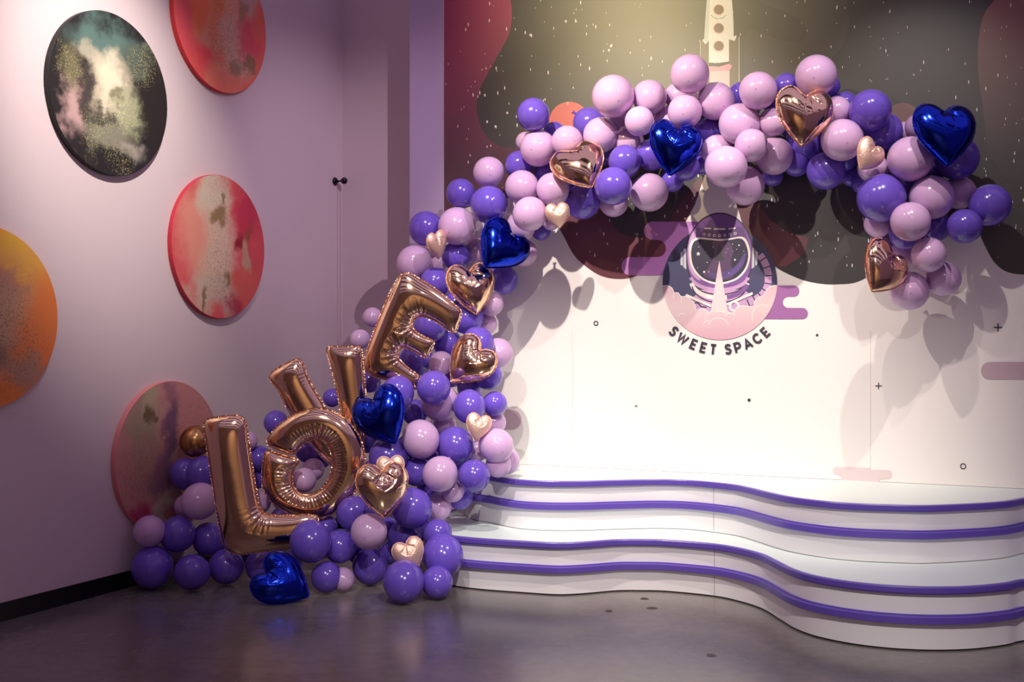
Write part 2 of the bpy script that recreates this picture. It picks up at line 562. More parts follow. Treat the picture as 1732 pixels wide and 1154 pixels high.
GLYPH = {
    'S': (0.62, [[(.58, .82), (.48, .95), (.3, 1), (.12, .93), (.06, .76), (.14, .6), (.32, .52), (.5, .43), (.58, .26), (.5, .08), (.31, 0), (.13, .05), (.03, .18)]]),
    'W': (1.05, [[(0, 1), (.27, 0), (.525, .92), (.78, 0), (1.05, 1)]]),
    'E': (0.56, [[(.56, 1), (.0, 1), (.0, 0), (.56, 0)], [(0, .5), (.5, .5)]]),
    'T': (0.62, [[(0, 1), (.62, 1)], [(.31, 1), (.31, -.08)]]),
    'P': (0.6, [[(0, -.08), (0, 1), (.36, 1), (.54, .9), (.6, .7), (.54, .5), (.36, .4), (0, .4)]]),
    'A': (0.8, [[(0, -.05), (.4, 1), (.8, -.05)], [(.15, .28), (.65, .28)]]),
    'C': (0.78, [[(.74, .82), (.6, .95), (.42, 1), (.2, .93), (.05, .75), (0, .5), (.05, .25), (.2, .07), (.42, 0), (.6, .05), (.74, .18)]]),
    'R': (0.6, [[(0, -.08), (0, 1), (.36, 1), (.54, .9), (.6, .7), (.54, .5), (.36, .4), (0, .4)], [(.3, .4), (.62, -.05)]]),
    'O': (0.84, [[(.42 + .42 * math.cos(t * math.pi / 8), .5 + .5 * math.sin(t * math.pi / 8)) for t in range(17)]]),
}


def arc_letter(ch, cx, cy, rad, ang, h, wgt):
    """letter standing on an arc below its centre; ang in degrees from straight down, to the right"""
    wd, strokes = GLYPH[ch]
    a = math.radians(ang)
    down = np.array([math.sin(a), math.cos(a)])
    right = np.array([math.cos(a), -math.sin(a)])
    base = np.array([cx, cy]) + down * rad
    out = []
    for s in strokes:
        pts = [base + right * ((x - wd / 2) * h) - down * (y * h) for x, y in s]
        out += stroke(pts, wgt * h)
    return out


m_ink = mat('print_ink_navy', (52, 46, 66), RM, spec=1.0)
lay = layer()
for ch, a in zip('ASTROSWEET', (-52, -41, -30, -19, -7, 9, 20, 31, 41, 51)):
    print_polys('printed_letter', arc_letter(ch, 1215.6, 16.6, 16.2, a, 1.9, .26), m_ink, rocket, lay)

# exhaust trail behind the helmet emblem
print_polys('exhaust_print', [[(1192, 296), (1226, 296), (1236, 322), (1262, 400), (1230, 420), (1180, 420), (1150, 395), (1176, 345)]], mat('print_exhaust_white', (238, 230, 226), RM, spec=1.0))

# pills behind the emblem
m_pill = mat('print_orchid', (190, 122, 196), RM, spec=1.0)
m_pill2 = mat('print_orchid_deep', (162, 102, 166), RM, spec=1.0)
left_pill = arc(1104.5, 390.5, 15.5, 15.5, 270, 90, 10) + arc(1112, 420.5, 14.5, 14.5, -90, 90, 10) + arc(1066.5, 450.5, 15.5, 15.5, 270, 90, 10) + [(1190, 466), (1190, 375)]
print_polys('orchid_pill_print', [left_pill], m_pill)
right_pill = [(1250, 483)] + arc(1342.5, 492.5, 9.5, 9.5, -90, 90, 10) + arc(1333.5, 511.5, 9.5, 9.5, 270, 90, 10) + arc(1357, 530.5, 9.5, 9.5, -90, 90, 10) + [(1250, 540)]
print_polys('orchid_pill_print', [right_pill], m_pill2)
print_polys('mauve_pill_print', [pill(1659, 1790, 612.5, 642)], mat('print_mauve', (200, 172, 186), RM, spec=1.0))
print_polys('mauve_pill_print', [pill(800, 882, 693, 727, False)], mat('print_mauve_pale', (200, 172, 184), RM, spec=1.0))
print_each('rose_pill_print', [arc(1414, 796.5, 6, 6, 90, 270, 8) + [(1472, 792), (1472, 816), (1424, 815), (1423, 807), (1417, 803)], [(1472, 795)] + arc(1502, 803, 7, 7, -90, 90, 8) + [(1488, 811), (1486, 818), (1472, 818)]], mat('print_rose_pale', (226, 206, 208), RM, spec=1.0))
# little marks
lay = layer()
for i, (x, y, r) in enumerate(((1008, 547, 3.4), (1629, 789, 4.3))):
    print_polys('ring_mark_print', stroke(disc(x, y, r, n=18), 1.7, True), m_ink, mural, lay)
for x, y, r in ((1688, 554, 7), (1486, 653, 5.5), (1076, 687, 2.8)):
    print_polys('plus_mark_print', stroke([(x - r, y), (x + r, y)], r * .3) + stroke([(x, y - r), (x, y + r)], r * .3), m_ink, mural, lay)
for x, y, r in ((1382, 567, 2.2), (1267, 677, 2.8)):
    print_polys('dot_mark_print', [disc(x, y, r, n=12)], m_ink, mural, lay)
for x, y0, y1 in ((1472, 560, 822), (968, 560, 790)):
    print_polys('vinyl_joint', [[(x, y0), (x + .5, y0), (x + .5, y1), (x, y1)]], mat('vinyl_joint_shade', (214, 204, 200), .6), mural, lay)

# astronaut emblem
m_navy = mat('print_navy', (66, 66, 104), RM, spec=1.0)
m_dnavy = mat('print_dark_navy', (44, 36, 66), RM, spec=1.0)
m_purp = mat('print_purple', (128, 84, 156), RM, spec=1.0)
m_lil = mat('print_lilac', (206, 162, 206), RM, spec=1.0)
m_crm = mat('print_cream', (246, 236, 230), RM, spec=1.0)
m_cloud = gradient_mat('print_cloud_pink', [(1.5, (216, 166, 184)), (1.72, (230, 204, 206)), (1.95, (216, 176, 190))], 2, RM)
EX, EY = 1217.7, 478.0
emblem = print_polys('emblem_print', [disc(EX, EY, 97, n=64)], m_navy)
emblem['label'] = 'round astronaut helmet emblem'
dome = [tuple(p) for p in catmull([(1161, 432), (1163, 412), (1171, 393), (1186, 374), (1203, 364.5), (1217, 362), (1232, 364.5), (1249, 374), (1263, 392), (1270, 411), (1271.5, 432), (1268, 460), (1256, 480), (1238, 491), (1217, 494), (1196, 491), (1178, 481), (1166, 462)], 4, True)]
print_polys('helmet_outline_print', [[(EX - .9 + (x - EX + .9) * 1.035, 428 + (y - 428) * 1.035) for x, y in dome]], m_dnavy, emblem)
print_polys('helmet_print', [dome], m_purp, emblem)
print_polys('helmet_highlight_print', [[tuple(p) for p in catmull([(1163, 425), (1166, 405), (1177, 386), (1177, 402), (1177, 404), (1168, 425), (1170, 452), (1185, 474), (1176, 470), (1166, 455)], 4, True)]], m_lil, emblem)
print_polys('helmet_band_print', [[(1177, 386), (1257, 384), (1262, 402), (1240, 405), (1215, 407), (1195, 404), (1177, 404)]], mat('print_plum', (104, 66, 128), RM, spec=1.0), emblem)
visor = [tuple(p) for p in catmull([(1169, 430), (1172, 412), (1182, 405), (1200, 406), (1217, 407.5), (1234, 406), (1251, 403.5), (1260, 410), (1265.5, 430), (1261, 452), (1248, 468), (1232, 475.5), (1217, 478), (1202, 476), (1186, 468), (1173, 451)], 5, True)]
print_polys('visor_rim_print', [[(1217 + (x - 1217) * 1.075, 441 + (y - 441) * 1.085) for x, y in visor]], m_crm, emblem)
print_polys('visor_print', [visor], m_dnavy, emblem)
print_polys('visor_haze_print', [[tuple(p) for p in catmull([(1205, 409), (1217, 408), (1232, 409), (1240, 425), (1236, 445), (1240, 468), (1217, 474), (1190, 466), (1200, 450), (1208, 430)], 4, True)]], mat('print_visor_haze', (92, 62, 104), RM, spec=1.0), emblem)
print_polys('visor_glow_print', [[tuple(p) for p in catmull([(1226, 470), (1245, 462), (1258, 446), (1262, 428), (1256, 432), (1248, 446), (1234, 456), (1214, 462), (1198, 462), (1208, 470)], 4, True)]], mat('print_visor_glow', (92, 72, 140), RM, spec=1.0), emblem)
lay = layer()
print_polys('visor_star_print', [disc(x, y, r, n=8) for x, y, r in ((1181, 429.5, 2.2), (1250, 415, 1.5), (1243, 439.5, 1.8), (1191, 460, 1.9), (1239, 413, .9), (1246, 422, .8), (1199, 460, .9), (1182, 418, .7), (1206, 418, .8),
                                 (1196, 444, .9), (1228, 427, .7), (1239, 425, .6), (1258, 425, .7), (1233, 462, .8), (1195, 426, .6), (1231, 421, .6), (1180, 453, .6))], m_crm, emblem, lay, 'stuff')
print_polys('visor_star_print', [[(1181 + (4 if i % 2 == 0 else 1.6) * math.sin(i * math.pi / 5), 429.5 - (4 if i % 2 == 0 else 1.6) * math.cos(i * math.pi / 5)) for i in range(10)]], m_crm, emblem)
print_polys('tiny_rocket_print', [[(1216.6, 413), (1219.5, 418), (1221.5, 426), (1222, 433), (1224.6, 437), (1224, 441), (1209.4, 441), (1209, 437), (1211.3, 433), (1211.8, 426), (1213.8, 418)]], mat('print_slate', (62, 58, 68), RM, spec=1.0), emblem)
# collar rings and suit
print_polys('suit_print', [[(1176, 500), (1168, 505), (1160, 545), (1275, 545), (1272, 500), (1258, 490), (1180, 490)]], m_lil, emblem)
for rx, y0, dy, w, mm in ((49, 466, 24.5, 6, m_lil), (49, 471, 27.5, 2, m_dnavy), (48, 475, 29, 7, m_crm), (47, 480, 32, 2, m_dnavy)):
    print_polys('collar_ring_print', stroke(arc(1217, y0, rx, dy, 172, 8, 20), w), mm, emblem)
print_polys('collar_shade_print', stroke(arc(1217, 475, 48, 29, 75, 12, 12), 7), m_purp, emblem)
print_each('strap_print', [stroke([(1160, 499), (1203, 518)], 4), stroke([(1273, 496), (1230, 515)], 4)], m_crm, emblem)
print_each('strap_line_print', [stroke([(1158, 502), (1203, 521)], 1), stroke([(1275, 499), (1230, 518)], 1), stroke([(1174, 513), (1180, 512), (1186, 519), (1195, 520)], 2.2)], m_dnavy, emblem)
print_each('ear_piece_print', [[(1151, 428), (1155, 425), (1155, 450), (1151, 448)], [(1156, 423), (1160, 420), (1161, 456), (1156, 452)], [(1273, 418), (1276, 421), (1276, 452), (1271, 455)], [(1277.5, 423), (1282, 427), (1281, 447), (1277.5, 450)]], mat('print_ear', (214, 214, 222), RM, spec=1.0), emblem)
hose = catmull([(1285, 431), (1293, 443), (1298, 457), (1299.5, 471), (1298, 484), (1292, 495), (1283, 503), (1273, 509), (1262, 514)], 3)
lay = layer()
print_polys('hose_print', stroke(hose, 12), m_lil, emblem, lay)
lay = layer()
print_each('hose_ring_print', [stroke([hose[i] + (np.array([-(hose[i + 1] - hose[i - 1])[1], (hose[i + 1] - hose[i - 1])[0]]) / np.linalg.norm(hose[i + 1] - hose[i - 1])) * s for s in (-6.4, 6.4)], 2) for i in range(2, len(hose) - 1, 3)], m_dnavy, emblem, lay)
print_polys('valve_print', stroke(disc(1242, 518, 7.5, n=18), 3.6, True), m_crm, emblem)
print_each('panel_slot_print', [[(1191, 385), (1203, 385.5), (1203, 388), (1191, 387.5)], [(1207, 386), (1227, 386), (1227, 389), (1207, 389)], [(1232, 386), (1244, 384.5), (1244, 387.5), (1232, 388.5)]], m_crm, emblem)
print_each('panel_button_print', [stroke(disc(x, y, 2, n=10), .9, True) for x, y in ((1191, 396.5), (1199.5, 397.5), (1208, 398.5), (1217, 398.7), (1226, 398), (1234.5, 396.5), (1243.5, 395))], m_crm, emblem)
print_polys('jet_print', [[(1216.6, 441), (1219, 455), (1232, 535), (1201, 535), (1214, 455)]], mat('print_jet', (244, 216, 218), RM, spec=1.0), emblem)
bumps = [(1121.0, 484), (1129, 483.3), (1136.7, 487.8), (1140.5, 495.4), (1146.8, 495.4), (1152, 501.8), (1160.8, 501.8), (1171, 509.4), (1176, 517), (1176.7, 524.6), (1186, 522), (1193.8, 524.6), (1199.5, 529), (1209, 526), (1221.8, 527.8),
         (1232, 528.4), (1240, 529.7), (1244.6, 522), (1253.5, 517.6), (1265, 518.3), (1273.9, 519), (1277.7, 508), (1285.3, 501.8), (1291.6, 500.5), (1296.7, 490), (1305.6, 484), (1314.4, 483.3)]
cl = catmull(bumps, 3)
print_polys('cloud_print', [[tuple(p) for p in cl] + arc(EX, EY, 97, 97, 4, 176, 40)], m_cloud, emblem)
lay = layer()
print_polys('cloud_line_print', stroke(cl, 1.4), m_crm, emblem, lay)
for pts in ([(1140, 494), (1139, 505)], [(1152, 501), (1152.5, 513)], arc(1154, 537, 6, 7, 200, 320, 8), arc(1207, 543, 15, 17, 190, 300, 10), arc(1215, 552, 17, 14, 190, 350, 12), arc(1198, 550, 8, 8, 180, 300, 8), arc(1290, 535, 18, 19, 160, 300, 12), arc(1234, 540, 12, 10, 220, 330, 8)):
    print_polys('cloud_line_print', stroke(pts, 1.1), m_crm, emblem, lay)
lay = layer()
for ch, a in zip('SWEETSPACE', (-43.4, -33.6, -22.8, -14.0, -5.8, 7.0, 15.4, 24.4, 33.6, 42.6)):
    print_polys('printed_letter', arc_letter(ch, EX, EY, 121.0, a, 14.6, .27), m_ink, mural, lay)

# ------------------------------------------------------------------ round canvases on the left wall
def art_mat(name, base, blobs, specks=()):
    m, nt, b = new_mat(name)
    b.inputs['Roughness'].default_value = 0.55
    tc = nt.nodes.new('ShaderNodeTexCoord')
    big = nt.nodes.new('ShaderNodeTexNoise')
    big.inputs['Scale'].default_value = 4.5
    big.inputs['Detail'].default_value = 8
    big.inputs['Roughness'].default_value = 0.62
    fine = nt.nodes.new('ShaderNodeTexNoise')
    fine.inputs['Scale'].default_value = 130
    fine.inputs['Detail'].default_value = 2
    for n in (big, fine):
        nt.links.new(tc.outputs['Object'], n.inputs['Vector'])
    warp = nt.nodes.new('ShaderNodeVectorMath')
    warp.operation = 'SUBTRACT'
    warp.inputs[1].default_value = (.5, .5, .5)
    nt.links.new(big.outputs['Color'], warp.inputs[0])
    sc = nt.nodes.new('ShaderNodeVectorMath')
    sc.operation = 'SCALE'
    sc.inputs['Scale'].default_value = 0.42
    nt.links.new(warp.outputs[0], sc.inputs[0])
    ad = nt.nodes.new('ShaderNodeVectorMath')
    nt.links.new(tc.outputs['Object'], ad.inputs[0])
    nt.links.new(sc.outputs[0], ad.inputs[1])
    rgb = nt.nodes.new('ShaderNodeRGB')
    rgb.outputs[0].default_value = lin(base)
    cur = rgb.outputs[0]

    def mask(cx, cz, rx, rz, soft):
        s = nt.nodes.new('ShaderNodeVectorMath')
        s.operation = 'SUBTRACT'
        s.inputs[1].default_value = (cx, 0, cz)
        nt.links.new(ad.outputs[0], s.inputs[0])
        q = nt.nodes.new('ShaderNodeVectorMath')
        q.operation = 'MULTIPLY'
        q.inputs[1].default_value = (1 / rx, 0, 1 / rz)
        nt.links.new(s.outputs[0], q.inputs[0])
        ln = nt.nodes.new('ShaderNodeVectorMath')
        ln.operation = 'LENGTH'
        nt.links.new(q.outputs[0], ln.inputs[0])
        mr = nt.nodes.new('ShaderNodeMapRange')
        mr.interpolation_type = 'SMOOTHSTEP'
        mr.inputs['From Min'].default_value = 1.0 + soft
        mr.inputs['From Max'].default_value = 1.0 - soft
        nt.links.new(ln.outputs['Value'], mr.inputs['Value'])
        return mr.outputs[0]

    def mix(fac, col, strength, extra=None):
        nonlocal cur
        mu = nt.nodes.new('ShaderNodeMath')
        mu.operation = 'MULTIPLY'
        mu.inputs[1].default_value = strength
        nt.links.new(fac, mu.inputs[0])
        f = mu.outputs[0]
        if extra is not None:
            m2 = nt.nodes.new('ShaderNodeMath')
            m2.operation = 'MULTIPLY'
            nt.links.new(f, m2.inputs[0])
            nt.links.new(extra, m2.inputs[1])
            f = m2.outputs[0]
        x = nt.nodes.new('ShaderNodeMix')
        x.data_type = 'RGBA'
        nt.links.new(f, x.inputs['Factor'])
        nt.links.new(cur, x.inputs['A'])
        x.inputs['B'].default_value = lin(col)
        cur = x.outputs['Result']

    for cx, cz, rx, rz, col, st in blobs:
        mix(mask(cx * .48, cz * .48, rx * .48, rz * .48, .55), col, st)
    if specks:
        th = nt.nodes.new('ShaderNodeMapRange')
        th.inputs['From Min'].default_value = 0.56
        th.inputs['From Max'].default_value = 0.64
        nt.links.new(fine.outputs['Fac'], th.inputs['Value'])
        for cx, cz, rx, rz, col in specks:
            mix(mask(cx * .48, cz * .48, rx * .48, rz * .48, .5), col, .6, th.outputs[0])
    nt.links.new(cur, b.inputs['Base Color'])
    return m


GOLD = (120, 92, 30)
CANV = [
    ('black round canvas with cream and teal clouds, highest at left', 181, 160, (30, 26, 28), (20, 18, 20),
     [(-.1, .62, .5, .25, (90, 118, 112), .9), (.4, .5, .3, .2, (84, 96, 84), .8), (-.35, .42, .2, .14, (176, 170, 150), .8), (-.02, .12, .32, .34, (226, 212, 186), 1), (.3, -.15, .25, .3, (168, 170, 138), .8), (-.62, -.25, .2, .32, (196, 160, 158), .9),
      (-.7, .2, .14, .22, (118, 112, 84), .7), (-.1, -.5, .36, .22, (140, 138, 120), .85), (.3, -.68, .22, .12, (168, 160, 148), .8), (-.45, -.1, .1, .3, (44, 42, 40), .8), (.12, .02, .1, .1, (90, 84, 66), .7), (.1, -.85, .3, .14, (28, 26, 28), .95), (.75, 0, .25, .6, (36, 30, 28), .9), (-.1, -.25, .16, .1, (52, 50, 46), .8)],
     [(.2, -.2, .3, .25, (222, 220, 160)), (-.7, .2, .2, .3, (180, 170, 110)), (-.3, -.5, .25, .3, (200, 190, 120)), (.55, .45, .25, .25, (190, 180, 130)), (.1, -.8, .2, .2, (190, 180, 120))]),
    ('orange-red round canvas cut off by the top edge', 369, 36, (240, 110, 90), (214, 52, 56),
     [(-.1, .1, .75, .9, (238, 168, 134), .95), (-.55, .1, .25, .4, (250, 120, 70), .9), (-.12, .1, .14, .7, (244, 128, 70), .8), (.3, -.3, .36, .4, (226, 184, 158), .85), (.62, .55, .2, .3, (206, 176, 160), .8), (.62, -.15, .25, .3, (232, 84, 100), .9), (-.45, -.6, .3, .25, (248, 84, 90), .95), (-.85, -.3, .2, .5, (246, 92, 104), .9),
      (.25, -.62, .14, .14, (150, 122, 92), .8), (.55, -.5, .16, .1, (140, 112, 80), .8), (.45, .3, .1, .2, (156, 128, 92), .7)],
     [(0, .1, .3, .6, (130, 90, 70)), (.3, -.5, .4, .3, (96, 90, 70))]),
    ('crimson round canvas with cream streak and gold flecks in the middle', 366, 418, (216, 84, 88), (196, 46, 66),
     [(-.45, .2, .45, .6, (228, 150, 130), .95), (-.12, .66, .32, .36, (212, 196, 172), 1), (-.02, 0, .34, .6, (218, 188, 166), .95), (-.3, -.6, .36, .32, (206, 184, 164), .95), (.15, -.7, .22, .25, (200, 176, 160), .9), (.6, .45, .25, .5, (196, 50, 76), .9), (.45, .1, .1, .12, (140, 26, 44), .9), (.55, -.55, .35, .3, (218, 96, 84), .8), (.3, -.85, .2, .14, (176, 40, 70), .9), (.6, -.1, .1, .22, (196, 160, 130), .9),
      (-.05, .42, .16, .12, GOLD, .8), (.0, .7, .06, .12, GOLD, .8), (.1, -.42, .08, .14, GOLD, .8), (-.3, -.75, .07, .14, GOLD, .8), (.65, .25, .07, .12, GOLD, .7)],
     [(0, .3, .3, .7, (140, 110, 60)), (0, -.5, .4, .4, (120, 96, 50)), (.65, 0, .12, .4, (130, 104, 50))]),
    ('orange round canvas with yellow top, cut off at the left edge', -31, 537, (236, 130, 60), (222, 110, 40),
     [(.45, .75, .5, .35, (232, 178, 60), .95), (.2, .2, .5, .5, (226, 152, 96), .8), (.2, .35, .3, .2, (184, 124, 112), .85), (.1, -.1, .5, .5, (206, 164, 130), .9), (.65, -.4, .3, .4, (238, 124, 56), .8), (.1, -.4, .25, .2, (150, 116, 84), .8), (.5, -.62, .25, .2, (186, 140, 112), .9), (.2, -.95, .4, .2, (240, 130, 40), .9)],
     [(.3, -.4, .5, .5, (110, 80, 40)), (.3, .1, .4, .5, (130, 100, 60))]),
    ('dusty pink round canvas with purple streak behind the balloons', 281, 773, (206, 140, 134), (220, 130, 132),
     [(-.5, .35, .28, .6, (166, 148, 122), .95), (-.35, .85, .16, .2, (186, 172, 138), .9), (.0, .3, .14, .6, (112, 78, 110), .95), (-.55, -.2, .35, .4, (178, 130, 116), .85), (-.1, -.3, .25, .35, (128, 88, 108), .9), (-.15, -.75, .14, .3, (190, 176, 150), .9), (-.55, -.8, .25, .2, (176, 46, 96), .95), (.25, -.8, .3, .3, (136, 40, 74), .95), (.1, -.42, .06, .14, (96, 74, 26), .9), (-.35, .6, .07, .12, (96, 74, 30), .8)],
     [(.4, .2, .5, .6, (150, 100, 90)), (-.6, -.2, .4, .5, (120, 80, 60))]),
]
DISC_R, DISC_T = 0.483, 0.036
for label, px, py, base, rim, blobs, specks in CANV:
    c = on_left(px, py)
    root = bpy.data.objects.new('round_canvas', None)
    root.location = c
    root.rotation_euler = (0, 0, math.atan2(N.y, N.x))      # local x runs along the wall, local -y into the room
    COL.objects.link(root)
    tag(root, label, 'painting', 'round canvases on the left wall')
    n = 72
    ring = [(DISC_R * math.cos(2 * math.pi * i / n), DISC_R * math.sin(2 * math.pi * i / n)) for i in range(n)]
    v = [(x * .995, -DISC_T, z * .995) for x, z in ring]
    o = link('painted_face', mesh('painted_face', v, [list(range(n))]), art_mat('canvas_art', base, blobs, specks))
    o.parent = root
    v = [(x, -.002, z) for x, z in ring] + [(x, -DISC_T + .003, z) for x, z in ring] + [(x * .995, -DISC_T - .0001, z * .995) for x, z in ring]
    f = [[i, (i + 1) % n, n + (i + 1) % n, n + i] for i in range(n)] + [[n + i, n + (i + 1) % n, 2 * n + (i + 1) % n, 2 * n + i] for i in range(n)] + [list(range(n))]
    o = link('canvas_rim', mesh('canvas_rim', v, f), mat('canvas_edge_%d_%d' % (px, py), rim, .6))
    o.parent = root


# ------------------------------------------------------------------ lathe and tube helpers
def lathe(profile, n=20, axis='z'):
    v, f = [], []
    for r, z in profile:
        for i in range(n):
            a = 2 * math.pi * i / n
            v.append((r * math.cos(a), r * math.sin(a), z))
    for j in range(len(profile) - 1):
        for i in range(n):
            f.append([j * n + i, j * n + (i + 1) % n, (j + 1) * n + (i + 1) % n, (j + 1) * n + i])
    f.append(list(range(n - 1, -1, -1)))
    f.append([(len(profile) - 1) * n + i for i in range(n)])
    return v, f


# small black knob on the left wall near the corner
hp = on_left(566, 307)
knob = bpy.data.objects.new('wall_knob', None)
knob.location = hp
knob.rotation_euler = Vector(U).to_track_quat('Z', 'Y').to_euler()
COL.objects.link(knob)
tag(knob, 'small black ball knob on a round plate beside the wall corner', 'knob')
m_blk = mat('black_gloss', (10, 10, 12), 0.2)
v, f = lathe([(.030, 0.0), (.033, .006), (.028, .016), (.012, .022)], 24)
link('wall_plate', mesh('wall_plate', v, f), m_blk, None, True).parent = knob
v, f = lathe([(.008, .02), (.007, .05), (.008, .075)], 12)
link('stem', mesh('stem', v, f), m_blk, None, True).parent = knob
v, f = lathe([(.004, .062)] + [(.027 * math.sin(t * math.pi / 12), .088 - .027 * math.cos(t * math.pi / 12)) for t in range(1, 12)] + [(.003, .115)], 20)
link('ball', mesh('ball', v, f), m_blk, None, True).parent = knob
m_cord = mat('pale_cord', (168, 146, 160), 0.6)
for dx in (0, .011):
    v, f = lathe([(.0012, -1.5), (.0012, -.03)], 6)
    o = link('hanging_cord', mesh('hanging_cord', v, f), m_cord)
    o.parent = knob
    o.rotation_euler = (knob.rotation_euler.to_matrix().inverted()).to_euler()
    o.location = (knob.rotation_euler.to_matrix().inverted() @ (U * .05 + N * dx))

# ------------------------------------------------------------------ inflated foil shapes
def foil_mat(name, col, rough, bump, bscale):
    return mat(name, col, rough, 1.0, bump=bump, bscale=bscale)


m_gold = foil_mat('rose_gold_foil', (0.95, 0.65, 0.42), 0.09, 0.10, 6)
m_goldseam = foil_mat('rose_gold_foil_seam', (0.88, 0.50, 0.36), 0.22, 0.5, 60)
m_blue = foil_mat('royal_blue_foil', (0.012, 0.035, 0.50), 0.14, 0.10, 10)
m_blueseam = foil_mat('royal_blue_foil_seam', (0.012, 0.03, 0.42), 0.25, 0.5, 60)
m_rose = mat('satin_rose_foil', (0.93, 0.62, 0.50), 0.36, 0.65, bump=0.35, bscale=30)


def resample(poly, n):
    P = np.array(poly, float)
    Q = np.vstack([P, P[:1]])
    L = np.concatenate([[0], np.cumsum(np.linalg.norm(np.diff(Q, axis=0), axis=1))])
    t = np.linspace(0, L[-1], n, endpoint=False)
    return np.stack([np.interp(t, L, Q[:, 0]), np.interp(t, L, Q[:, 1])], 1), L[-1]


def inflate(poly, res, T, lam=0.017, rib=0.22, reach=0.05, seed=0, concave=1.0):
    """pillow mesh from a closed outline (x, z): thickness from a membrane solve, ribs puckered along the seam.
    returns verts, faces, contour samples, sample points with half thickness"""
    C, length = resample(poly, max(160, int(len(poly) * 3)))
    lo, hi = C.min(0) - 2.5 * res, C.max(0) + 2.5 * res
    nx, ny = [int(math.ceil(v)) + 1 for v in (hi - lo) / res]
    gx, gy = np.meshgrid(lo[0] + np.arange(nx) * res, lo[1] + np.arange(ny) * res, indexing='ij')
    P = np.stack([gx.ravel(), gy.ravel()], 1)
    A, B = C, np.roll(C, -1, 0)
    AB = B - A
    seg = length / len(C)
    d2 = np.full(len(P), 1e9)
    arc_s = np.zeros(len(P))
    nearest = np.zeros(len(P), int)
    ins = np.zeros(len(P), bool)
    for i in range(len(C)):
        w = P - A[i]
        t = np.clip((w @ AB[i]) / (AB[i] @ AB[i]), 0, 1)
        q = w - t[:, None] * AB[i]
        dd = (q * q).sum(1)
        m = dd < d2
        d2[m] = dd[m]
        arc_s[m] = (i + t[m]) * seg
        nearest[m] = i
        cr = (A[i][1] > P[:, 1]) != (B[i][1] > P[:, 1])
        if abs(AB[i][1]) > 1e-12:
            ins ^= cr & (P[:, 0] < AB[i][0] * (P[:, 1] - A[i][1]) / AB[i][1] + A[i][0])
    d = np.sqrt(d2)
    sd = np.where(ins, d, -d).reshape(nx, ny)
    inn = ins.reshape(nx, ny)
    u = np.where(inn, sd * sd.max(), 0.0)
    h2 = res * res
    for _ in range(500):
        s = np.zeros_like(u)
        s[1:-1, 1:-1] = (u[2:, 1:-1] + u[:-2, 1:-1] + u[1:-1, 2:] + u[1:-1, :-2] + 2 * h2) / 4
        u = np.where(inn, s, 0.0)
    z = T * np.sqrt(u / u.max())
    # curvature of the outline: ribs are strongest where it is concave
    k = 6
    t0 = C - np.roll(C, k, 0)
    t1 = np.roll(C, -k, 0) - C
    area = 0.5 * np.sum(C[:, 0] * np.roll(C[:, 1], -1) - np.roll(C[:, 0], -1) * C[:, 1])
    turn = (t0[:, 0] * t1[:, 1] - t0[:, 1] * t1[:, 0]) / (np.linalg.norm(t0, axis=1) * np.linalg.norm(t1, axis=1) + 1e-9) * (1 if area > 0 else -1)
    rg = np.random.default_rng(seed)
    amp = rib * (0.12 + np.clip(-turn * 2.2, 0, 1.5) * concave)
    ph = np.cumsum(rg.normal(0, .22, len(C)))
    sidx = nearest.reshape(nx, ny)
    S = arc_s.reshape(nx, ny)
    wave = 0.5 + 0.5 * np.sin(2 * math.pi * S / lam + ph[sidx])
    fall = np.exp(-np.clip(sd, 0, None) / (reach * (0.22 + np.clip(-turn * 2, 0, 1.3)[sidx])))
    z = z * (1 - amp[sidx] * wave * fall)
    # clip the grid cells at the outline
    verts, vid, faces = [], {}, []

    def node(i, j):
        key = (i, j)
        if key not in vid:
            vid[key] = len(verts)
            verts.append((gx[i, j], gy[i, j], z[i, j]))
        return vid[key]

    def cut(a, b):
        key = (min(a, b), max(a, b))
        if key not in vid:
            sa, sb = sd[a], sd[b]
            t = sa / (sa - sb)
            vid[key] = len(verts)
            verts.append((gx[a] + (gx[b] - gx[a]) * t, gy[a] + (gy[b] - gy[a]) * t, 0.0))
        return vid[key]

    any_in = inn[:-1, :-1] | inn[1:, :-1] | inn[1:, 1:] | inn[:-1, 1:]
    for i, j in np.argwhere(any_in):
        cs = [(i, j), (i + 1, j), (i + 1, j + 1), (i, j + 1)]
        cs = [(int(a), int(b)) for a, b in cs]
        poly_i = []
        for q in range(4):
            a, b = cs[q], cs[(q + 1) % 4]
            if inn[a]:
                poly_i.append(node(*a))
            if inn[a] != inn[b]:
                poly_i.append(cut(a, b))
        if len(poly_i) >= 3:
            faces.append(poly_i)
    V = np.array(verts)
    n = len(V)
    back = {}
    full = [(x, -zz, y) for x, y, zz in verts]
    for i, (x, y, zz) in enumerate(verts):
        if zz == 0.0:
            back[i] = i
        else:
            back[i] = len(full)
            full.append((x, zz * 0.92, y))
    FF = list(faces) + [[back[i] for i in f][::-1] for f in faces]
    step = max(1, int(0.035 / res))
    samp = [(gx[i, j], gy[i, j], z[i, j]) for i in range(0, nx, step) for j in range(0, ny, step) if inn[i, j]]
    return full, FF, C, samp


